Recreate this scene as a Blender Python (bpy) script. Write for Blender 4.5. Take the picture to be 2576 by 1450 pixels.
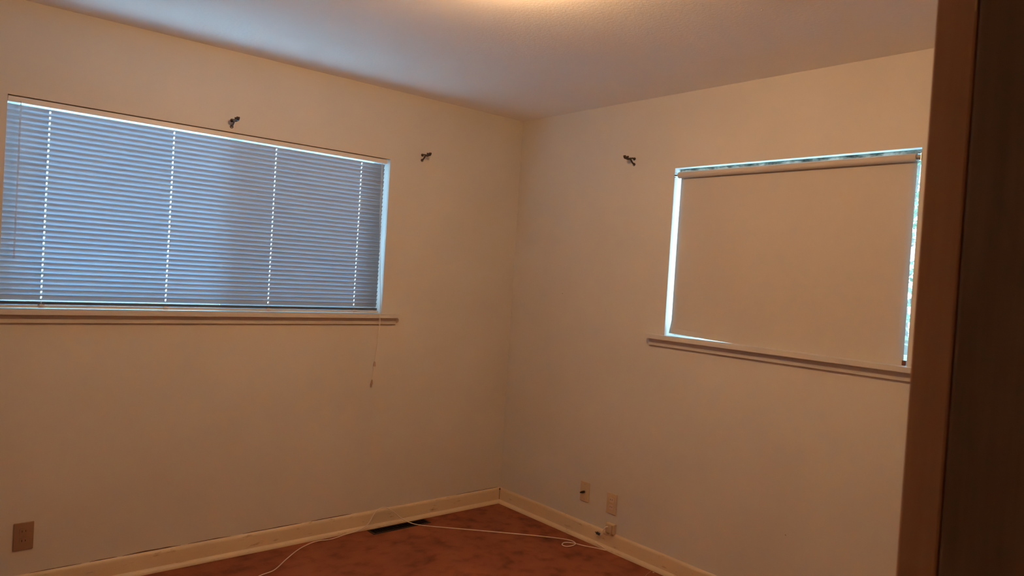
import bpy, math, random
from mathutils import Vector, Matrix

random.seed(7)
for o in list(bpy.data.objects):
    bpy.data.objects.remove(o, do_unlink=True)
sc = bpy.context.scene
COL = sc.collection

# ------------------------------------------------------------------ camera
cam_d = bpy.data.cameras.new('camera')
cam = bpy.data.objects.new('camera', cam_d)
COL.objects.link(cam)
sc.camera = cam
F = Vector((0.64967979, 0.7599731, -0.01889591))
R = Vector((0.75940117, -0.64764491, 0.06217658))
U = Vector((-0.03501469, 0.05474444, 0.99788628))
CAM = Vector((-3.04793, -3.558945, 1.464839))
cam.matrix_world = Matrix(((R.x, U.x, -F.x, CAM.x),
                           (R.y, U.y, -F.y, CAM.y),
                           (R.z, U.z, -F.z, CAM.z),
                           (0, 0, 0, 1)))
cam_d.sensor_fit = 'HORIZONTAL'
cam_d.sensor_width = 36.0
cam_d.lens = 1842.365 / 2576 * 36.0
cam_d.clip_start = 0.02
cam_d.clip_end = 200
cam_d.dof.use_dof = True
cam_d.dof.focus_distance = 4.3
cam_d.dof.aperture_fstop = 8.0

# ------------------------------------------------------------------ sky and exposure
SKY = (0.34, 0.68, 1.0)
SKY_STRENGTH = 12.5
LAMP_RGB = (1.0, 0.59, 0.285)
BULB_STRENGTH = 985.0
world = bpy.data.worlds.new('overcast_sky')
sc.world = world
world.use_nodes = True
bg = world.node_tree.nodes['Background']
bg.inputs[0].default_value = (*SKY, 1)
bg.inputs[1].default_value = SKY_STRENGTH

sun_d = bpy.data.lights.new('sun', 'SUN')
sun_d.color = (0.36, 0.66, 1.0)
sun_d.energy = 46.0
sun_d.angle = math.radians(0.6)
sun = bpy.data.objects.new('sun', sun_d); COL.objects.link(sun)
sun.rotation_euler = Vector((0.30, 0.30, 0.905)).to_track_quat('Z', 'Y').to_euler()

def portal(name, loc, rot, sx, sy):
    d = bpy.data.lights.new(name, 'AREA')
    d.shape = 'RECTANGLE'; d.size = sx; d.size_y = sy
    d.cycles.is_portal = True
    o = bpy.data.objects.new(name, d); COL.objects.link(o)
    o.location = loc; o.rotation_euler = rot
    return o
portal('window_portal', (-1.826, 0.16, 1.63), (math.radians(-90), 0, 0), 1.76, 0.86)
portal('window_portal', (0.16, -1.807, 1.63), (0, math.radians(90), 0), 0.86, 1.18)

vs = sc.view_settings
vs.view_transform = 'Standard'
vs.look = 'None'
vs.exposure = 0.0
vs.gamma = 1.0
vs.use_curve_mapping = False
sc.cycles.use_denoising = True
sc.cycles.max_bounces = 14
sc.cycles.diffuse_bounces = 8
sc.cycles.transparent_max_bounces = 16
sc.cycles.sample_clamp_indirect = 60.0
sc.cycles.caustics_reflective = False
sc.cycles.caustics_refractive = False

# ------------------------------------------------------------------ materials
def mat(name, rgb, rough=0.6, metal=0.0, spec=0.4):
    m = bpy.data.materials.new(name); m.use_nodes = True
    b = m.node_tree.nodes['Principled BSDF']
    b.inputs['Base Color'].default_value = (*rgb, 1)
    b.inputs['Roughness'].default_value = rough
    b.inputs['Metallic'].default_value = metal
    b.inputs['Specular IOR Level'].default_value = spec
    return m

def N(m, kind, **kw):
    n = m.node_tree.nodes.new(kind)
    for k, v in kw.items():
        setattr(n, k, v)
    return n

def L(m, a, b):
    m.node_tree.links.new(a, b)

def bsdf(m):
    return m.node_tree.nodes['Principled BSDF']

def noise(m, scale, detail=4, rough=0.55, vec_scale=None):
    tc = N(m, 'ShaderNodeTexCoord')
    n = N(m, 'ShaderNodeTexNoise')
    n.inputs['Scale'].default_value = scale
    n.inputs['Detail'].default_value = detail
    n.inputs['Roughness'].default_value = rough
    if vec_scale:
        mp = N(m, 'ShaderNodeMapping')
        mp.inputs['Scale'].default_value = vec_scale
        L(m, tc.outputs['Object'], mp.inputs['Vector'])
        L(m, mp.outputs['Vector'], n.inputs['Vector'])
    else:
        L(m, tc.outputs['Object'], n.inputs['Vector'])
    return n

def ramp(m, src, stops):
    r = N(m, 'ShaderNodeValToRGB')
    els = r.color_ramp.elements
    while len(els) < len(stops):
        els.new(0.5)
    for e, (p, c) in zip(els, stops):
        e.position = p
        e.color = (*c, 1)
    L(m, src, r.inputs['Fac'])
    return r

def bump(m, src, strength, dist):
    b = N(m, 'ShaderNodeBump')
    b.inputs['Strength'].default_value = strength
    b.inputs['Distance'].default_value = dist
    L(m, src, b.inputs['Height'])
    L(m, b.outputs['Normal'], bsdf(m).inputs['Normal'])
    return b

def paint(name, rgb, var=0.04, bscale=160, bstr=0.25, bdist=0.0008, rough=0.55):
    m = mat(name, rgb, rough)
    n = noise(m, 2.2, 3)
    lo = tuple(c * (1 - var) for c in rgb); hi = tuple(min(1, c * (1 + var)) for c in rgb)
    r = ramp(m, n.outputs['Fac'], [(0.3, lo), (0.7, hi)])
    L(m, r.outputs['Color'], bsdf(m).inputs['Base Color'])
    n2 = noise(m, bscale, 3)
    bump(m, n2.outputs['Fac'], bstr, bdist)
    return m

M = {}
M['wall'] = paint('wall_paint', (0.63, 0.595, 0.54), 0.03)
M['ceiling'] = paint('ceiling_paint', (0.93, 0.915, 0.88), 0.015, 75, 0.5, 0.002, 0.7)
M['trim'] = paint('trim_paint', (0.80, 0.74, 0.64), 0.03, 60, 0.15, 0.0006, 0.4)
M['sill'] = paint('sill_paint', (0.60, 0.565, 0.52), 0.02, 60, 0.1, 0.0004, 0.4)

# old baseboard paint: scuffs and grime with shapes of their own
m = paint('baseboard_paint', (0.68, 0.54, 0.36), 0.05, 50, 0.2, 0.0008, 0.42)
src = bsdf(m).inputs['Base Color'].links[0].from_socket
n = noise(m, 30, 6, 0.65, (0.35, 0.35, 1.4))
r = ramp(m, n.outputs['Fac'], [(0.60, (1, 1, 1)), (0.74, (0.42, 0.26, 0.13))])
mx = N(m, 'ShaderNodeMixRGB', blend_type='MULTIPLY')
mx.inputs['Fac'].default_value = 0.8
L(m, src, mx.inputs[1]); L(m, r.outputs['Color'], mx.inputs[2])
L(m, mx.outputs[0], bsdf(m).inputs['Base Color'])
M['baseboard'] = m
M['crack'] = mat('baseboard_gap_dark', (0.10, 0.045, 0.02), 0.9)  # even dark brown for the strips that mark open joints

# carpet: worn red-brown pile with darker blotches
m = mat('carpet', (0.30, 0.09, 0.045), 0.95, 0, 0.1)
n1 = noise(m, 3.2, 6, 0.6)
r1 = ramp(m, n1.outputs['Fac'], [(0.28, (0.17, 0.055, 0.03)), (0.46, (0.30, 0.095, 0.05)), (0.75, (0.38, 0.13, 0.06))])
n2 = noise(m, 13, 3, 0.5)
r2 = ramp(m, n2.outputs['Fac'], [(0.22, (0.55, 0.50, 0.48)), (0.50, (1, 1, 1)), (1.0, (1.10, 1.08, 1.05))])
mx = N(m, 'ShaderNodeMixRGB', blend_type='MULTIPLY'); mx.inputs['Fac'].default_value = 0.75
L(m, r1.outputs['Color'], mx.inputs[1]); L(m, r2.outputs['Color'], mx.inputs[2])
n3 = noise(m, 420, 2, 0.7)
r3 = ramp(m, n3.outputs['Fac'], [(0.3, (0.72, 0.72, 0.72)), (0.7, (1.12, 1.12, 1.12))])
mx2 = N(m, 'ShaderNodeMixRGB', blend_type='MULTIPLY'); mx2.inputs['Fac'].default_value = 0.6
L(m, mx.outputs[0], mx2.inputs[1]); L(m, r3.outputs['Color'], mx2.inputs[2])
L(m, mx2.outputs[0], bsdf(m).inputs['Base Color'])
bump(m, n3.outputs['Fac'], 0.6, 0.004)
M['carpet'] = m

# stained wood of the door and its frame
def wood(name, lo, hi):
    m = mat(name, lo, 0.4)
    n = noise(m, 9, 6, 0.6, (6, 6, 0.35))
    r = ramp(m, n.outputs['Fac'], [(0.3, lo), (0.7, hi)])
    L(m, r.outputs['Color'], bsdf(m).inputs['Base Color'])
    return m
M['wood'] = wood('frame_wood', (0.15, 0.085, 0.045), (0.21, 0.12, 0.065))
M['doorwood'] = wood('door_wood', (0.44, 0.23, 0.125), (0.53, 0.285, 0.16))

# slats: white enamel, a little light comes through
def translucent(name, rgb, trans, rough=0.45):
    m = mat(name, rgb, rough)
    t = N(m, 'ShaderNodeBsdfTranslucent'); t.inputs['Color'].default_value = (*rgb, 1)
    mix = N(m, 'ShaderNodeMixShader'); mix.inputs['Fac'].default_value = trans
    L(m, bsdf(m).outputs['BSDF'], mix.inputs[1]); L(m, t.outputs['BSDF'], mix.inputs[2])
    out = m.node_tree.nodes['Material Output']
    L(m, mix.outputs[0], out.inputs['Surface'])
    return m
M['slat'] = translucent('slat_enamel', (0.50, 0.57, 0.63), 0.17)
M['shade'] = translucent('shade_vinyl', (0.56, 0.51, 0.45), 0.004, 0.6)
M['rail'] = mat('rail_enamel', (0.74, 0.70, 0.66), 0.4)
M['vinyl'] = mat('window_vinyl', (0.82, 0.83, 0.82), 0.4)
M['cord'] = mat('cord', (0.78, 0.74, 0.68), 0.8)
M['tassel'] = mat('tassel_plastic', (0.42, 0.30, 0.20), 0.5)
M['pewter'] = mat('pewter', (0.07, 0.055, 0.05), 0.35, 0.5)
M['ivory'] = mat('ivory_plastic', (0.58, 0.45, 0.29), 0.35)
M['ivory2'] = mat('socket_plastic', (0.66, 0.54, 0.42), 0.3)
M['tan'] = mat('tan_plastic', (0.30, 0.18, 0.11), 0.35)
M['dark'] = mat('dark_slot', (0.012, 0.01, 0.009), 0.8)
M['black'] = mat('black_plastic', (0.015, 0.015, 0.016), 0.35)
M['steel'] = mat('steel', (0.45, 0.43, 0.40), 0.3, 1.0)
M['brass'] = mat('brass', (0.55, 0.38, 0.16), 0.3, 1.0)
M['cable'] = mat('cable_jacket', (0.80, 0.66, 0.54), 0.45)
M['register'] = mat('register_enamel', (0.02, 0.014, 0.010), 0.5, 0.2)
M['rust'] = mat('hem_cap', (0.14, 0.05, 0.03), 0.5)
m = mat('weathered_head', (0.3, 0.3, 0.26), 0.8)
n = noise(m, 40, 5, 0.7, (1, .35, 1))
r = ramp(m, n.outputs['Fac'], [(0.38, (0.05, 0.055, 0.045)), (0.5, (0.24, 0.24, 0.20)), (0.62, (0.55, 0.54, 0.48))])
L(m, r.outputs['Color'], bsdf(m).inputs['Base Color'])
M['weathered'] = m
M['concrete'] = paint('pale_concrete', (0.46, 0.45, 0.43), 0.1, 30, 0.2, 0.003, 0.9)
M['soffit'] = mat('soffit_paint', (0.60, 0.60, 0.58), 0.7)
M['bark'] = mat('bark', (0.12, 0.09, 0.07), 0.9)
m = mat('leaf', (0.10, 0.16, 0.08), 0.6)
oi = noise(m, 3.0, 2)
r = ramp(m, oi.outputs['Fac'], [(0.3, (0.06, 0.11, 0.05)), (0.7, (0.17, 0.23, 0.13))])
L(m, r.outputs['Color'], bsdf(m).inputs['Base Color'])
M['leaf'] = m

def clear(name, rgb, trans):
    m = mat(name, rgb, 0.15)
    t = N(m, 'ShaderNodeBsdfTransparent')
    mix = N(m, 'ShaderNodeMixShader'); mix.inputs['Fac'].default_value = trans
    L(m, bsdf(m).outputs['BSDF'], mix.inputs[1]); L(m, t.outputs['BSDF'], mix.inputs[2])
    L(m, mix.outputs[0], m.node_tree.nodes['Material Output'].inputs['Surface'])
    return m
M['wand'] = clear('clear_plastic', (0.55, 0.55, 0.60), 0.72)
M['screen'] = clear('insect_screen_mesh', (0.07, 0.07, 0.075), 0.74)
m = bpy.data.materials.new('pane_glass'); m.use_nodes = True
nt = m.node_tree
for x in list(nt.nodes):
    if x.type != 'OUTPUT_MATERIAL':
        nt.nodes.remove(x)
tr = N(m, 'ShaderNodeBsdfTransparent'); tr.inputs['Color'].default_value = (0.95, 0.97, 0.97, 1)
gl = N(m, 'ShaderNodeBsdfGlossy'); gl.inputs['Roughness'].default_value = 0.02
mix = N(m, 'ShaderNodeMixShader'); mix.inputs['Fac'].default_value = 0.06
L(m, tr.outputs[0], mix.inputs[1]); L(m, gl.outputs[0], mix.inputs[2])
L(m, mix.outputs[0], nt.nodes['Material Output'].inputs['Surface'])
M['glass'] = m

M['porcelain'] = mat('white_porcelain', (0.82, 0.80, 0.76), 0.2)
m = bpy.data.materials.new('lit_bulb'); m.use_nodes = True
b = m.node_tree.nodes['Principled BSDF']
b.inputs['Emission Color'].default_value = (*LAMP_RGB, 1)
b.inputs['Emission Strength'].default_value = BULB_STRENGTH
M['bulb'] = m

# ------------------------------------------------------------------ mesh helpers
class MB:
    def __init__(self):
        self.v = []; self.f = []
    def add(self, vs, fs):
        o = len(self.v)
        self.v += [tuple(p) for p in vs]
        self.f += [tuple(i + o for i in f) for f in fs]
        return self
    def box(self, a, b):
        x0, y0, z0 = a; x1, y1, z1 = b
        return self.add([(x0, y0, z0), (x1, y0, z0), (x1, y1, z0), (x0, y1, z0),
                         (x0, y0, z1), (x1, y0, z1), (x1, y1, z1), (x0, y1, z1)],
                        [(0, 3, 2, 1), (4, 5, 6, 7), (0, 1, 5, 4), (1, 2, 6, 5), (2, 3, 7, 6), (3, 0, 4, 7)])
    def prism(self, prof, p0, p1, axu, axv):
        """extrude 2D profile (u, v) from p0 to p1; axu/axv are the world axes of u and v"""
        p0, p1, axu, axv = Vector(p0), Vector(p1), Vector(axu), Vector(axv)
        n = len(prof)
        vs = [p0 + axu * u + axv * v for u, v in prof] + [p1 + axu * u + axv * v for u, v in prof]
        fs = [(i, (i + 1) % n, n + (i + 1) % n, n + i) for i in range(n)]
        fs += [tuple(range(n - 1, -1, -1)), tuple(range(n, 2 * n))]
        return self.add(vs, fs)
    def tube(self, pts, rad, seg=8):
        pts = [Vector(p) for p in pts]
        rr = rad if isinstance(rad, (list, tuple)) else [rad] * len(pts)
        vs = []; fs = []
        prev = None
        for i, p in enumerate(pts):
            t = (pts[min(i + 1, len(pts) - 1)] - pts[max(i - 1, 0)])
            t = t.normalized() if t.length > 1e-9 else Vector((0, 0, 1))
            if prev is None:
                a = Vector((0, 0, 1)) if abs(t.z) < 0.9 else Vector((1, 0, 0))
                u = t.cross(a).normalized()
            else:
                u = (prev - t * prev.dot(t)).normalized()
            prev = u
            w = t.cross(u)
            for k in range(seg):
                an = 2 * math.pi * k / seg
                vs.append(p + (u * math.cos(an) + w * math.sin(an)) * rr[i])
        for i in range(len(pts) - 1):
            for k in range(seg):
                a = i * seg + k; b2 = i * seg + (k + 1) % seg
                fs.append((a, b2, b2 + seg, a + seg))
        fs.append(tuple(range(seg - 1, -1, -1)))
        fs.append(tuple(range((len(pts) - 1) * seg, len(pts) * seg)))
        return self.add(vs, fs)
    def lathe(self, prof, origin, axis=(0, 0, 1), seg=24):
        """profile list of (radius, height along axis)"""
        ax = Vector(axis).normalized()
        a = Vector((0, 0, 1)) if abs(ax.z) < 0.9 else Vector((1, 0, 0))
        u = ax.cross(a).normalized(); w = ax.cross(u); o = Vector(origin)
        vs = []; fs = []
        for r_, h in prof:
            for k in range(seg):
                an = 2 * math.pi * k / seg
                vs.append(o + ax * h + (u * math.cos(an) + w * math.sin(an)) * max(r_, 1e-5))
        for i in range(len(prof) - 1):
            for k in range(seg):
                p = i * seg + k; q = i * seg + (k + 1) % seg
                fs.append((p, q, q + seg, p + seg))
        fs.append(tuple(range(seg - 1, -1, -1)))
        fs.append(tuple(range((len(prof) - 1) * seg, len(prof) * seg)))
        return self.add(vs, fs)
    def mesh(self, name, smooth=False):
        me = bpy.data.meshes.new(name)
        me.from_pydata(self.v, [], self.f)
        me.validate(); me.update()
        if smooth:
            for p in me.polygons:
                p.use_smooth = True
        return me

def link(name, me, parent=None, m=None):
    o = bpy.data.objects.new(name, me)
    COL.objects.link(o)
    if m and me:
        if not me.materials:
            me.materials.append(M[m])
    if parent:
        o.parent = parent
    return o

def put(name, mb, m, parent=None, smooth=False, bevel=0.0):
    o = link(name, mb.mesh(name, smooth), parent, m)
    if bevel:
        bv = o.modifiers.new('edge', 'BEVEL'); bv.width = bevel; bv.segments = 2
        bv.limit_method = 'ANGLE'; bv.angle_limit = math.radians(40)
    if smooth:
        es = o.modifiers.new('split', 'EDGE_SPLIT'); es.split_angle = math.radians(50)
    return o

def structure(o, label, cat=None):
    o['kind'] = 'structure'; o['label'] = label
    if cat: o['category'] = cat
    return o

def tag(o, label, cat, group=None):
    o['label'] = label; o['category'] = cat
    if group: o['group'] = group
    return o

def empty(name, loc):
    o = bpy.data.objects.new(name, None); COL.objects.link(o)
    o.location = loc; o.empty_display_size = 0.05
    return o

def child(name, mb, m, parent, smooth=False, bevel=0.0):
    """part given in world coordinates, parented to a thing that may stand elsewhere"""
    off = Vector((0, 0, 0)); p = parent
    while p:
        off += Vector(p.location); p = p.parent
    mb.v = [tuple(Vector(q) - off) for q in mb.v]
    return put(name, mb, m, parent, smooth, bevel)

def catmull(pts, n=10):
    pts = [Vector(p) for p in pts]
    P = [pts[0] * 2 - pts[1]] + pts + [pts[-1] * 2 - pts[-2]]
    out = []
    for i in range(1, len(P) - 2):
        for k in range(n):
            t = k / n
            a, b_, c, d = P[i - 1], P[i], P[i + 1], P[i + 2]
            out.append(0.5 * ((2 * b_) + (c - a) * t + (2 * a - 5 * b_ + 4 * c - d) * t * t + (3 * b_ - a - 3 * c + d) * t ** 3))
    out.append(pts[-1])
    return out

# ------------------------------------------------------------------ room shell
H = 2.44
XW, YS = -3.65, -3.29            # west wall, entry wall
WT = 0.14                        # outer wall thickness
LX0, LX1, RZ0, RZ1 = -2.705, -0.947, 1.200, 2.058
RY0, RY1 = -2.396, -1.2185
DX0, DX1 = -3.11, -2.158         # rough opening of the doorway
HALL_Y, HALL_X = -4.75, -1.2

VX0, VX1, VY0, VY1 = -0.975, -0.612, -0.107, -0.045   # floor register opening
fl = MB()
for a, b in [((XW - .12, HALL_Y - .1, -.03), (VX0, .14, 0)), ((VX1, HALL_Y - .1, -.03), (.14, .14, 0)),
             ((VX0, HALL_Y - .1, -.03), (VX1, VY0, 0)), ((VX0, VY1, -.03), (VX1, .14, 0))]:
    fl.box(a, b)
structure(put('floor', fl, 'carpet'), 'worn red-brown carpet with darker blotches', 'floor')
structure(put('ceiling', MB().box((XW - .12, HALL_Y - .1, H), (.14, .14, H + .1)), 'ceiling'),
          'white lightly textured ceiling', 'ceiling')

w = MB()
w.box((XW - .12, 0, 0), (LX0, WT, H)); w.box((LX1, 0, 0), (WT, WT, H))
w.box((LX0, 0, 0), (LX1, WT, RZ0 - .02)); w.box((LX0, 0, RZ1), (LX1, WT, H))
wl = structure(put('wall_left', w, 'wall'), 'off-white painted wall with the window of the slatted blind', 'wall')
w = MB()
w.box((0, YS - .12, 0), (WT, RY0, H)); w.box((0, RY1, 0), (WT, 0, H))
w.box((0, RY0, 0), (WT, RY1, RZ0 - .02)); w.box((0, RY0, RZ1), (WT, RY1, H))
wr = structure(put('wall_right', w, 'wall'), 'off-white painted wall with the window of the roller shade', 'wall')
structure(put('wall_west', MB().box((XW - .12, HALL_Y, 0), (XW, 0, H)), 'wall'), 'off-white side wall beside the doorway', 'wall')
w = MB()
w.box((XW, YS - .12, 0), (DX0, YS, H)); w.box((DX1, YS - .12, 0), (0, YS, H)); w.box((DX0, YS - .12, 2.06), (DX1, YS, H))
structure(put('wall_entry', w, 'wall'), 'off-white wall that holds the doorway', 'wall')
structure(put('wall_hall', MB().box((XW - .12, HALL_Y - .1, 0), (HALL_X, HALL_Y, H)), 'wall'), 'plain wall of the dark hallway behind the doorway', 'wall')
structure(put('wall_hall_side', MB().box((HALL_X, HALL_Y, 0), (HALL_X + .1, YS - .12, H)), 'wall'), 'plain end wall of the dark hallway', 'wall')

# small marks on the right wall and ceiling
for (y, z) in ((-0.4562, 1.3685), (-1.9476, 0.3923)):
    put('nail_hole', MB().lathe([(0.0035, 0), (0.003, 0.0008), (0.001, 0.001)], (0, y, z), (-1, 0, 0), 10), 'tassel', wr)

# doorway: jamb, casing and the door folded back behind it
JX = -2.178
j = MB()
j.box((JX, YS - .135, 0), (JX + .02, YS + .017, 2.06))
j.box((JX + .02, YS, 0), (JX + .075, YS + .017, 2.12))
j.box((JX + .02, YS - .135, 0), (JX + .075, YS - .12, 2.12))
j.box((DX0 - .055, YS, 0), (DX0 + .02, YS + .017, 2.12)); j.box((DX0, YS - .135, 0), (DX0 + .02, YS, 2.06))
j.box((DX0 - .055, YS, 2.06), (JX + .075, YS + .017, 2.12))
structure(put('trim_1', j, 'wood', None, False, 0.004), 'dark brown stained door frame at the edge of the doorway', 'door frame')
d = structure(put('door_1', MB().box((JX + .001, YS + .0178, 0.012), (JX + .905, YS + .0595, 2.03)), 'doorwood', None, False, 0.003),
              'dark brown door folded back against the entry wall, seen by its edge', 'door')
put('door_knob', MB().lathe([(.028, 0), (.028, .006), (.010, .010), (.009, .03), (.024, .038), (.027, .052), (.018, .064), (.002, .066)],
    (JX + .84, YS + .0595, .93), (0, 1, 0), 20), 'brass', d, True)
for z in (.22, 1.02, 1.82):
    put('hinge', MB().tube([(JX + .0015, YS + .0195, z - .045), (JX + .0015, YS + .0195, z + .045)], .0015, 8), 'brass', d, True)

# ------------------------------------------------------------------ baseboards with shoe moulding
board = [(0.001, 0), (.014, 0), (.014, .078), (.0125, .086), (.009, .092), (.004, .095), (.001, .095)]
shoe = [(.014, 0), (.032, 0), (.0315, .006), (.029, .012), (.024, .017), (.019, .0195), (.014, .020)]
def baseboard(name, p0, p1, inward, label):
    z = (0, 0, 1)
    o = structure(put(name, MB().prism(board, p0, p1, inward, z), 'baseboard', None, True), label, 'baseboard')
    put('shoe_moulding', MB().prism(shoe, p0, p1, inward, z), 'baseboard', o, True)
    return o
bl = baseboard('baseboard_left', (XW, 0, 0), (0, 0, 0), (0, -1, 0), 'yellowed scuffed baseboard below the slatted blind')
br = baseboard('baseboard_right', (0, 0, 0), (0, YS, 0), (-1, 0, 0), 'yellowed scuffed baseboard below the roller shade')
baseboard('baseboard_west', (XW, YS, 0), (XW, 0, 0), (1, 0, 0), 'yellowed baseboard on the wall beside the doorway')
# open caulk gap along the top of the left board: a strip of varying height
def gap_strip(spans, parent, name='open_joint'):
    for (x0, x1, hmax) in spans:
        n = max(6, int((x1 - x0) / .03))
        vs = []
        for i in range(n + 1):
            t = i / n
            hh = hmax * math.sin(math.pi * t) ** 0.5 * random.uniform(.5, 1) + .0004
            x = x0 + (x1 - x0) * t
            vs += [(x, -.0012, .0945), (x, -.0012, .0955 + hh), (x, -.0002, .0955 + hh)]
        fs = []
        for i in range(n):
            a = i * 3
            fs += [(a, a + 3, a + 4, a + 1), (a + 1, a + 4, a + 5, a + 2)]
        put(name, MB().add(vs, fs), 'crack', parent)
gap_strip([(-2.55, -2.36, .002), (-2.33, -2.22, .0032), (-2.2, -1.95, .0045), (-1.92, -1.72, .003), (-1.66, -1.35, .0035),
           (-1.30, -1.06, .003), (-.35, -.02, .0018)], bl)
c = MB().box((-.0165, -.0155, .004), (-.0138, -.0138, .094)).lathe([(.004, 0), (.0055, .004), (.003, .009)], (-.016, -.016, .083), (0, 0, 1), 8)
put('corner_gap', c, 'crack', bl)

# ------------------------------------------------------------------ windows
def window(name, axis, a0, a1, label, mull=None, screen=None):
    """axis 'x': window in wall y=0; axis 'y': window in wall x=0"""
    def bx(mb, u0, u1, d0, d1, z0, z1):
        if axis == 'x': return mb.box((u0, d0, z0), (u1, d1, z1))
        return mb.box((d0, u0, z0), (d1, u1, z1))
    z0, z1 = RZ0, RZ1
    f = MB()
    sw = .022 if mull else .006
    bx(f, a0, a0 + sw, .085, .135, z0, z1); bx(f, a1 - sw, a1, .085, .135, z0, z1)
    bx(f, a0 + sw, a1 - sw, .085, .135, z1 - .012, z1); bx(f, a0 + sw, a1 - sw, .085, .135, z0, z0 + .018)
    o = structure(put(name, f, 'vinyl', None, False, .002), label, 'window')
    def sash(u0, u1, d, st=.03):
        s = MB()
        bx(s, u0, u0 + st, d, d + .02, z0 + .018, z1 - .012); bx(s, u1 - st, u1, d, d + .02, z0 + .018, z1 - .012)
        bx(s, u0 + st, u1 - st, d, d + .02, z1 - .020, z1 - .012); bx(s, u0 + st, u1 - st, d, d + .02, z0 + .018, z0 + .034)
        so = put('sash', s, 'vinyl', o)
        put('pane', bx(MB(), u0 + st, u1 - st, d + .008, d + .012, z0 + .034, z1 - .020), 'glass', so)
    if mull:
        sash(a0 + .022, mull + .035, .108); sash(mull - .035, a1 - .022, .087)
    else:
        sash(a0 + sw, a1 - sw, .110, .008)
    if screen:
        so = put('insect_screen', bx(MB(), screen[0], screen[1], .131, .1318, z0 + .018, z1 - .012), 'screen', o)
    if not mull:
        put('head_strip', bx(MB(), a0 + .001, a1 - .001, .045, .0848, z1 - .014, z1 - .0003), 'weathered', o)
    # stool and apron
    s = MB(); ap = MB()
    if axis == 'x':
        s.box((a0 - .094, -.043, z0 - .0215), (a1 + .094, 0, z0)); s.box((a0, 0, z0 - .0215), (a1, .085, z0))
        ap.box((a0 - .088, -.014, z0 - .0575), (a1 + .088, 0, z0 - .0215))
    else:
        s.box((-.043, a0 - .094, z0 - .0215), (0, a1 + .094, z0)); s.box((0, a0, z0 - .0215), (.085, a1, z0))
        ap.box((-.014, a0 - .088, z0 - .0575), (0, a1 + .088, z0 - .0215))
    put('window_sill', s, 'sill', o)
    put('apron', ap, 'sill', o, False, .001)
    return o
window('window_1', 'x', LX0, LX1, 'wide sliding window behind the white slatted blind', -1.765, (-1.75, LX1 - .022))
window('window_2', 'y', RY0, RY1, 'window behind the beige roller shade')

# ------------------------------------------------------------------ outdoors
g = MB().box((-14, .14, -.45), (16, 18, -.35)).box((.14, -14, -.45), (16, .14, -.35))
structure(put('ground', g, 'concrete'), 'pale ground outside the windows', 'ground')
e = MB().box((-4.4, .14, 2.42), (1.05, 1.25, 2.56)).box((.14, -4.4, 2.42), (1.05, .14, 2.56))  # out of view; overhang over the blind deepened to dim its upper slats
structure(put('roof_eave', e, 'soffit'), 'pale soffit of the unseen roof overhang above the windows, deepened to dim the blind', 'eave')

def tree(loc, h, rad, n, label, seed):
    rnd = random.Random(seed)
    t = empty('garden_tree', loc)
    z = Vector((0, 0, 1))
    tr = [(0, 0, 0), (.04, .03, h * .25), (-.03, .05, h * .5), (.05, 0, h * .8)]
    put('trunk', MB().tube(catmull(tr, 4), [.11 - .0065 * i for i in range(13)], 8), 'bark', t, True)
    for k in range(7):
        a = k * 2.4; s = Vector((0, 0, h * (.28 + .07 * k)))
        epos = s + Vector((math.cos(a) * rad * .8, math.sin(a) * rad * .8, rad * .35))
        put('branch', MB().tube(catmull([s, (s + epos) / 2 + z * .08, epos], 3), [.035, .03, .026, .021, .017, .012, .008], 6), 'bark', t, True)
    lv = MB()
    for i in range(n):
        while True:
            p = Vector((rnd.uniform(-1, 1), rnd.uniform(-1, 1), rnd.uniform(-1, 1)))
            if .2 < p.length < 1: break
        c = Vector((p.x * rad, p.y * rad, h * .58 + p.z * h * .46))
        s = rnd.uniform(.05, .10)
        dx = Vector((rnd.uniform(-1, 1), rnd.uniform(-1, 1), rnd.uniform(-.6, .3))).normalized()
        dy = dx.cross(Vector((rnd.uniform(-1, 1), rnd.uniform(-1, 1), 1))).normalized(); nz = dx.cross(dy)
        lv.add([c, c + dx * s * .5 + dy * s * .3 + nz * s * .08, c + dx * s, c + dx * s * .5 - dy * s * .3 + nz * s * .08], [(0, 1, 2), (0, 2, 3)])
    o = put('foliage', lv, 'leaf', t); o['kind'] = 'stuff'
    tag(t, label, 'tree')
tree((4.6, -.6, -.35), 4.2, 1.5, 5200, 'leafy tree glimpsed past the side of the roller shade', 3)
tree((6.2, 3.2, -.35), 4.6, 1.6, 3600, 'leafy tree glimpsed over the top of the roller shade', 5)

# ------------------------------------------------------------------ venetian blind
blind = empty('venetian_blind', (-1.826, .03, RZ0))
tag(blind, 'white slatted blind closed over the wide window', 'window blind')
BX0, BX1 = -2.7035, -.966
child('headrail', MB().box((BX0, .002, 2.0305), (BX1 + .003, .034, 2.0532)).box((BX0, .026, 2.0532), (BX1 + .003, .034, 2.0578)), 'rail', blind, False, .002)  # second box: back lip added to block light above the rail
HOLES = (-2.555, -2.070, -1.588, -1.110)
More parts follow.
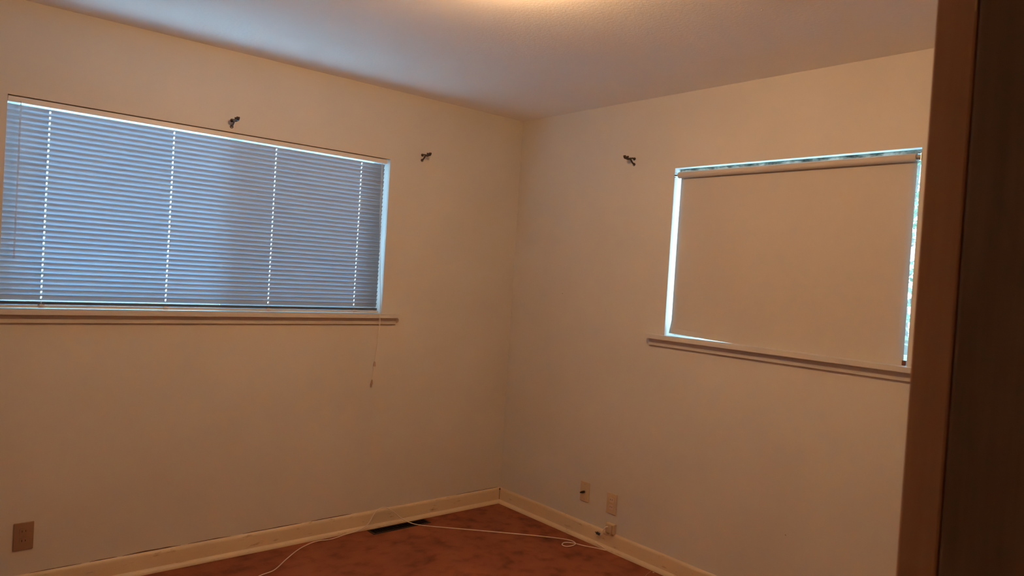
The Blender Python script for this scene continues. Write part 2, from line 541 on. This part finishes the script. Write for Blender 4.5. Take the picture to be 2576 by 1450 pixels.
# one slat with its route holes, axis through the middle
SW, TILT = .0252, math.radians(68)
us = [-.5, -.36, -.2, .2, .36, .5]
xs = [BX0]
for hx in HOLES:
    xs += [hx - .0028, hx + .0028]
xs.append(BX1 - .004)
def slat_pt(x, u, off, TILT=TILT):
    a = u * SW
    c = .0016 * (1 - (2 * u) ** 2) + off          # crown
    # inner edge (towards the room, -y) turned up
    y = -a * math.cos(TILT) + c * math.sin(TILT)
    z = a * math.sin(TILT) + c * math.cos(TILT)
    return (x, y, z)
nu, nx = len(us), len(xs)
idx = lambda k, i, j: k * nu * nx + i * nu + j
ishole = lambda i, j: i % 2 == 1 and j == 2
def slat_mesh(tilt):
    vs = []; fs = []
    for k, off in enumerate((0, .0004)):
        for x in xs:
            for u in us:
                vs.append(slat_pt(x + 1.826, u, off, tilt))
    for i in range(nx - 1):
        for j in range(nu - 1):
            if ishole(i, j):
                q = [(i, j), (i + 1, j), (i + 1, j + 1), (i, j + 1)]
                for a in range(4):
                    b2 = (a + 1) % 4
                    fs.append((idx(0, *q[a]), idx(0, *q[b2]), idx(1, *q[b2]), idx(1, *q[a])))
                continue
            fs.append((idx(0, i, j), idx(0, i, j + 1), idx(0, i + 1, j + 1), idx(0, i + 1, j)))
            fs.append((idx(1, i, j), idx(1, i + 1, j), idx(1, i + 1, j + 1), idx(1, i, j + 1)))
    for i in range(nx - 1):
        for j in (0, nu - 1):
            fs.append((idx(0, i, j), idx(0, i + 1, j), idx(1, i + 1, j), idx(1, i, j)))
    for j in range(nu - 1):
        for i in (0, nx - 1):
            fs.append((idx(0, i, j), idx(0, i, j + 1), idx(1, i, j + 1), idx(1, i, j)))
    me = MB().add(vs, fs).mesh('slat', True)
    me.materials.append(M['slat'])
    return me
slat_me = slat_mesh(TILT)
NS, ZTOP, ZLOW = 35, 2.0125, 1.2460
for k in range(NS):
    o = link('slat', slat_me, blind)
    o.location = (0, -.008 + random.uniform(-.0004, .0004), ZTOP + (ZLOW - ZTOP) * k / (NS - 1) - RZ0)
    o.rotation_euler = (random.uniform(-.02, .02), 0, 0)
stack_me = slat_mesh(math.radians(4))           # spare slats lying stacked on the bottom rail
for k in range(8):
    o = link('slat', stack_me, blind)
    o.location = (0, -.008, 1.2165 + .0017 * k - RZ0)
rail = child('bottom_rail', MB().prism([(-.0125, -.003), (-.0105, -.005), (.0105, -.005), (.0125, -.003), (.0125, .003), (.0105, .005), (-.0105, .005), (-.0125, .003)],
    (BX0 + .004, .022, 1.2090), (BX1, .022, 1.2090), (0, 1, 0), (0, 0, 1)), 'rail', blind, False)
for x in (BX0 + .004, BX1):
    child('end_cap', MB().box((x - .003, .008, 1.2033), (x + .003, .036, 1.2147)), 'rail', rail, False, .001)
for hx in HOLES:
    b_ = MB().lathe([(.0125, -.002), (.0125, .001), (.009, .004), (.003, .005)], (hx, .012, 1.2142), (0, 0, 1), 14)
    b_.box((hx - .010, .0065, 1.2030), (hx + .010, .0098, 1.2152))
    child('cord_button', b_, 'rail', rail, True)
    for dy in (-.0135, .0065):
        child('ladder_cord', MB().tube([(hx, .022 + dy, 1.217), (hx, .022 + dy, 2.031)], .0005, 5), 'cord', blind)
    child('lift_cord', MB().tube([(hx + .0005, .022, 1.217), (hx + .0005, .022, 2.031)], .0007, 5), 'cord', blind)
# tilt wand
wd = child('tilt_wand', MB().tube([(-2.6605, -.006, 2.022), (-2.6605, -.008, 1.9), (-2.6595, -.009, 1.404)], .0036, 6), 'wand', blind)
child('wand_hook', MB().tube(catmull([(-2.6605, .004, 2.034), (-2.6605, -.006, 2.036), (-2.6605, -.008, 2.026), (-2.6605, -.005, 2.018)], 4), .0012, 6), 'steel', wd)
# pull cords and tassels
for pts, tz in (([(-.995, -.002, 2.032), (-.990, -.008, 1.7), (-.982, -.047, 1.203), (-.981, -.046, 1.1), (-.9835, -.020, .936)], .936),
                ([(-1.001, -.002, 2.032), (-.996, -.008, 1.7), (-.986, -.047, 1.203), (-.990, -.04, 1.0), (-.994, -.020, .836)], .836)):
    co = child('pull_cord', MB().tube(catmull(pts, 8), .0008, 6), 'cord', blind)
    x, y, z = pts[-1]
    child('tassel', MB().lathe([(.002, 0), (.0042, -.004), (.0052, -.012), (.0066, -.024), (.0062, -.027), (.002, -.028)], (x, y, tz + .001), (0, 0, 1), 12), 'tassel', co, True)

# ------------------------------------------------------------------ roller shade
rs = empty('roller_shade', (.02, -1.807, RZ0))
tag(rs, 'beige roller shade pulled down over the window by the doorway side', 'window shade')
SY0, SY1 = -2.3735, -1.2430
TX, TZ, TR = .010, 2.0220, .0160
tb = child('roll', MB().tube([(TX, SY0 - .002, TZ), (TX, SY1 + .004, TZ)], TR, 28), 'shade', rs, True)
child('roller_pin', MB().tube([(TX, SY1, TZ), (TX, RY1 - .002, TZ)], .004, 10), 'steel', tb)
child('roller_pin', MB().tube([(TX, RY0 + .002, TZ), (TX, SY0, TZ)], .0105, 14), 'steel', tb)
for y, s in ((RY1, -1), (RY0, 1)):
    b_ = MB().box((TX - .014, min(y, y + s * .0015), TZ - .016), (TX + .014, max(y, y + s * .0015), TZ + .014))
    b_.tube([(TX - .013, y + s * .001, TZ - .012), (TX - .013, y + s * .008, TZ - .012), (TX - .004, y + s * .008, TZ - .013), (TX + .006, y + s * .008, TZ - .012)], .0018, 6)
    child('bracket', b_, 'steel', rs)
# fabric leaves the back of the roll and falls with a gentle wave; hem hangs a little askew
FX = TX + TR - .001
nu_, nv_ = 40, 36
vs = []
for j in range(nv_ + 1):
    v = j / nv_
    for i in range(nu_ + 1):
        t = i / nu_
        y = SY1 + (SY0 - SY1) * t
        zb = 1.2130 + (1.2005 - 1.2130) * min(1, t * 3.2)
        z = TZ + (zb - TZ) * v
        flare = max(0, (v - .93) / .07)
        if i == 0: y += .012 * flare ** 0.7
        if i == 0: pass
        x = FX - .002 * math.sin(math.pi * v) + .0016 * math.sin(5 * t + 2.2 * v) * v
        x -= .010 * max(0, 1 - t * 9) ** 2 * v * .6
        vs.append((x, y, z))
fs = [(j * (nu_ + 1) + i, j * (nu_ + 1) + i + 1, (j + 1) * (nu_ + 1) + i + 1, (j + 1) * (nu_ + 1) + i) for j in range(nv_) for i in range(nu_)]
fb = child('shade_cloth', MB().add(vs, fs), 'shade', rs, True)
so = fb.modifiers.new('thick', 'SOLIDIFY'); so.thickness = .0006
hem = MB()
hp = [(-.003, 0), (.003, 0), (.003, .024), (-.003, .024)]
hem.add([(FX - .0045, SY1 + .012, 1.2125), (FX - .001, SY1 + .012, 1.2125), (FX - .001, SY1 + .006, 1.241), (FX - .0045, SY1 + .006, 1.241),
         (FX - .0045, SY0 + .77, 1.2003), (FX - .001, SY0 + .77, 1.2003), (FX - .001, SY0 + .77, 1.2295), (FX - .0045, SY0 + .77, 1.2295),
         (FX - .0045, SY0, 1.2003), (FX - .001, SY0, 1.2003), (FX - .001, SY0, 1.2295), (FX - .0045, SY0, 1.2295)],
        [(0, 4, 7, 3), (4, 8, 11, 7), (1, 2, 6, 5), (5, 6, 10, 9), (3, 7, 6, 2), (7, 11, 10, 6), (0, 1, 5, 4), (4, 5, 9, 8), (0, 3, 2, 1), (8, 9, 10, 11)])
hm = child('hem', hem, 'shade', rs)
child('hem_cap', MB().box((FX - .008, SY0 - .012, 1.2006), (FX + .003, SY0 + .003, 1.220)), 'rust', hm, False, .0015)

# ------------------------------------------------------------------ curtain rod brackets
def rod_bracket(base, out, side, label):
    """base: point on the wall between the feet; out: into the room; side: along the wall"""
    o = empty('curtain_rod_bracket', base)
    B, D, S, Z = Vector(base), Vector(out), Vector(side), Vector((0, 0, 1))
    up, lo = B + Z * .013, B - Z * .017
    for p, hgt in ((up, .009), (lo, .009)):
        foot = MB().lathe([(.0085, .0002), (.0085, .002), (.005, .0032)], p, D, 14)
        child('foot', foot, 'pewter', o, True)
        child('screw', MB().lathe([(.003, .0025), (.003, .0042), (.001, .0048)], p + Z * (.003 if p is up else -.003), D, 8), 'steel', o, True)
    j_ = B + D * .036 + Z * .010
    child('strut', MB().tube(catmull([up + D * .001, up + D * .015 + Z * .002, j_], 4), [.0038] * 9, 8), 'pewter', o, True)
    child('strut', MB().tube(catmull([lo + D * .001, lo + D * .016 + Z * .008, j_], 4), [.0042] * 9, 8), 'pewter', o, True)
    child('arm', MB().tube(catmull([j_ - D * .004, B + D * .050 + Z * .006, B + D * .062 + Z * .006], 4), [.0062] * 9, 8), 'pewter', o, True)
    cup = []
    c = B + D * .070 + Z * .018
    for k in range(13):
        an = math.radians(170 + k * 200 / 12)
        cup.append(c + D * math.cos(an) * .012 + Z * math.sin(an) * .012)
    cm = MB()
    for s_ in (-.004, 0, .004):
        cm.tube([p + S * s_ for p in cup], .0042, 8)
    child('rod_cup', cm, 'pewter', o, True)
    tag(o, label, 'curtain bracket', 'curtain rod brackets on the walls')
    return o
rod_bracket((-1.8227, 0, 2.100), (0, -1, 0), (1, 0, 0), 'small dark metal curtain rod bracket above the middle of the slatted blind')
rod_bracket((-.7416, 0, 2.100), (0, -1, 0), (1, 0, 0), 'small dark metal curtain rod bracket between the slatted blind and the room corner')
rod_bracket((0, -.9435, 2.114), (-1, 0, 0), (0, 1, 0), 'small dark metal curtain rod bracket between the room corner and the roller shade')

# ------------------------------------------------------------------ wall plates
def plate(name, c, out, side, w_, h_, m, label, kind):
    o = empty(name, c)
    C, D, S, Z = Vector(c), Vector(out), Vector(side), Vector((0, 0, 1))
    def bx(name, su, zu, w2, h2, d0, d1, m2, bev=0, par=o):
        mb = MB()
        vs_ = []
        for d_ in (d0, d1):
            for a, b2 in ((-1, -1), (1, -1), (1, 1), (-1, 1)):
                vs_.append(C + S * (su + a * w2 / 2) + Z * (zu + b2 * h2 / 2) + D * d_)
        mb.add(vs_, [(0, 1, 2, 3), (7, 6, 5, 4), (0, 4, 5, 1), (1, 5, 6, 2), (2, 6, 7, 3), (3, 7, 4, 0)])
        return child(name, mb, m2, par, False, bev)
    bx('cover_plate', 0, 0, w_, h_, .0005, .0065, m, .002)
    if kind == 'duplex':
        for zz in (.0195, -.0195):
            prof = []
            face = MB()
            pts_ = []
            for k in range(24):
                an = 2 * math.pi * k / 24
                a_ = max(-.0145, min(.0145, .0172 * math.cos(an))); b2 = max(-.0130, min(.0130, .0172 * math.sin(an)))
                pts_.append((a_, b2))
            v0 = [C + S * a_ + Z * (zz + b2) + D * .0060 for a_, b2 in pts_]; v1 = [C + S * a_ + Z * (zz + b2) + D * .0085 for a_, b2 in pts_]
            n_ = len(pts_)
            face.add(v0 + v1, [(i, (i + 1) % n_, n_ + (i + 1) % n_, n_ + i) for i in range(n_)] + [tuple(range(n_, 2 * n_))])
            so_ = child('socket', face, 'ivory2' if m == 'ivory' else m, o)
            bx('slot', -.0062, zz + .002, .0024, .0088, .0084, .0089, 'dark', 0, so_)
            bx('slot', .0062, zz + .002, .0024, .0072, .0084, .0089, 'dark', 0, so_)
        child('screw', MB().lathe([(.0032, .006), (.0032, .0074), (.001, .0078)], c, out, 10), m, o, True)
    else:
        for zz in (.042, -.042):
            child('screw', MB().lathe([(.003, .006), (.003, .0074), (.001, .0078)], C + Z * zz, out, 10), 'tassel', o, True)
        jk = child('coax_jack', MB().lathe([(.0075, .0062), (.0075, .009), (.0048, .0095), (.0048, .02)], C, out, 12), 'steel', o, True)
        child('connector', MB().lathe([(.0062, .012), (.0062, .030), (.0045, .031), (.0045, .040)], C, out, 12), 'black', jk, True)
    tag(o, label, 'wall plate')
    return o
plate('wall_outlet', (-2.578, 0, .257), (0, -1, 0), (1, 0, 0), .070, .114, 'tan', 'brown duplex wall outlet below the slatted blind', 'duplex')
plate('wall_outlet', (0, -.944, .251), (-1, 0, 0), (0, -1, 0), .070, .112, 'ivory', 'ivory duplex wall outlet above the small jack box', 'duplex')
plate('coax_plate', (0, -.741, .263), (-1, 0, 0), (0, -1, 0), .068, .110, 'ivory', 'ivory cable wall plate with a black connector sticking out', 'coax')

# small surface jack box on the baseboard, with its short looped lead and black plug
jb = empty('jack_box', (-.014, -.957, .095))
child('box_body', MB().box((-.024, -.986, .094), (-.001, -.928, .147)), 'ivory', jb, False, .002)
child('cover_lip', MB().box((-.0265, -.983, .098), (-.0235, -.931, .144)), 'ivory', jb, False, .001)
ld_ = child('short_lead', MB().tube(catmull([(-.026, -.946, .128), (-.036, -.940, .126), (-.042, -.928, .105), (-.038, -.918, .082), (-.033, -.905, .074), (-.032, -.898, .072)], 8), .0032, 8), 'cable', jb, True)
child('plug', MB().lathe([(.004, 0), (.0068, .002), (.0068, .014), (.0078, .0145), (.0078, .022), (.0035, .023), (.0015, .032)], (-.032, -.900, .072), (-.3, 1, .25), 12), 'black', ld_, True)
child('dark_lead', MB().tube(catmull([(-.027, -.975, .142), (-.031, -.978, .120), (-.033, -.974, .098), (-.036, -.955, .086), (-.036, -.93, .088)], 8), .0028, 8), 'tassel', jb, True)
tag(jb, 'small ivory jack box with a black plug on the baseboard', 'jack box')

# ------------------------------------------------------------------ floor register
fr = empty('floor_register', (-.79, -.076, 0))
f = MB()
for a, b in (((VX0 - .006, VY0 - .006, 0), (VX1 + .006, VY0 + .004, .003)), ((VX0 - .006, VY1 - .004, 0), (VX1 + .006, VY1 + .006, .003)),
             ((VX0 - .006, VY0 + .004, 0), (VX0 + .006, VY1 - .004, .003)), ((VX1 - .006, VY0 + .004, 0), (VX1 + .006, VY1 - .004, .003))):
    f.box(a, b)
child('frame', f, 'register', fr)
nl = 22
for k in range(nl):
    x = VX0 + .014 + k * (VX1 - VX0 - .028) / (nl - 1)
    v_ = MB().add([(x - .0012, VY0 + .004, -.004), (x + .0002, VY0 + .004, -.004), (x + .0002, VY1 - .004, -.004), (x - .0012, VY1 - .004, -.004),
                   (x + .0004, VY0 + .004, .0015), (x + .0018, VY0 + .004, .0015), (x + .0018, VY1 - .004, .0015), (x + .0004, VY1 - .004, .0015)],
                  [(0, 3, 2, 1), (4, 5, 6, 7), (0, 1, 5, 4), (1, 2, 6, 5), (2, 3, 7, 6), (3, 0, 4, 7)])
    child('vane', v_, 'register', fr)
dct = MB()
dct.box((VX0 - .004, VY0 - .004, -.16), (VX0, VY1 + .004, -.001)).box((VX1, VY0 - .004, -.16), (VX1 + .004, VY1 + .004, -.001))
dct.box((VX0, VY0 - .004, -.16), (VX1, VY0, -.001)).box((VX0, VY1, -.16), (VX1, VY1 + .004, -.001)).box((VX0, VY0, -.16), (VX1, VY1, -.156))
child('duct', dct, 'dark', fr)
tag(fr, 'dark metal floor register in the carpet below the slatted blind', 'floor vent')

# ------------------------------------------------------------------ loose white cable on the carpet
r_ = .0024
pts = [(-1.93, -.52, r_), (-1.78, -.36, r_), (-1.6859, -.3076, r_), (-1.6089, -.2815, r_), (-1.51, -.19, r_), (-1.4125, -.1079, r_), (-1.33, -.062, r_),
       (-1.274, -.050, r_), (-1.2051, -.060, r_), (-1.12, -.046, r_ + .003), (-1.045, -.043, .012), (-.9852, -.05, .0392), (-.9397, -.05, .1024),
       (-.8903, -.052, .1189), (-.8372, -.056, .0922), (-.775, -.066, .040), (-.715, -.092, .008), (-.6559, -.1499, r_), (-.56, -.246, r_), (-.4529, -.3505, r_),
       (-.2927, -.5105, r_), (-.19, -.618, r_), (-.120, -.702, r_), (-.098, -.752, r_ + .001), (-.112, -.797, r_ + .003), (-.150, -.812, r_ + .004),
       (-.186, -.800, r_ + .002), (-.184, -.765, r_), (-.150, -.750, r_), (-.115, -.778, r_), (-.088, -.842, r_), (-.055, -.900, r_), (-.036, -.951, r_ + .001),
       (-.034, -.940, .010), (-.034, -.905, .016), (-.033, -.870, .020)]
cb = tag(put('loose_cable', MB().tube(catmull(pts, 8), r_, 8), 'cable', None, True), 'thin white cable lying in loops across the carpet', 'cable')
# thin loose thread and fleck by the right baseboard
tag(put('loose_thread', MB().tube(catmull([(-.036, -1.262, .0010), (-.060, -1.271, .0010), (-.090, -1.279, .0010), (-.118, -1.292, .0010)], 6), .0008, 6), 'tassel', None, True),
    'short loose thread on the carpet by the right baseboard', 'thread')
tag(put('paint_chip', MB().lathe([(.0035, 0), (.0045, .0012), (.003, .0024), (.0008, .003)], (-.045, -1.284, .0), (0, 0, 1), 7), 'sill'),
    'tiny white chip lying on the carpet beside the loose thread', 'debris')
put('paint_fleck', MB().lathe([(.004, 0), (.003, .0014), (.001, .0018)], (-.7584, -2.1283, H), (0, 0, -1), 8), 'sill', bpy.data.objects['ceiling'])

# ------------------------------------------------------------------ ceiling lamp (just above the picture)
LP = (-1.635, -1.805)
cl = empty('ceiling_lamp', (LP[0], LP[1], H))
LO = (LP[0], LP[1], H)
child('lamp_holder', MB().lathe([(.052, 0), (.052, -.005), (.046, -.010), (.026, -.014), (.021, -.019), (.021, -.028), (.014, -.029)], LO, (0, 0, 1), 28), 'porcelain', cl, True)
child('bulb', MB().lathe([(.013, -.028), (.014, -.032), (.021, -.040), (.028, -.050), (.031, -.060), (.030, -.070), (.026, -.080), (.018, -.088), (.008, -.092), (.001, -.0925)], LO, (0, 0, 1), 16), 'bulb', cl, True)
tag(cl, 'lit bare bulb in a white porcelain holder on the ceiling', 'ceiling lamp')
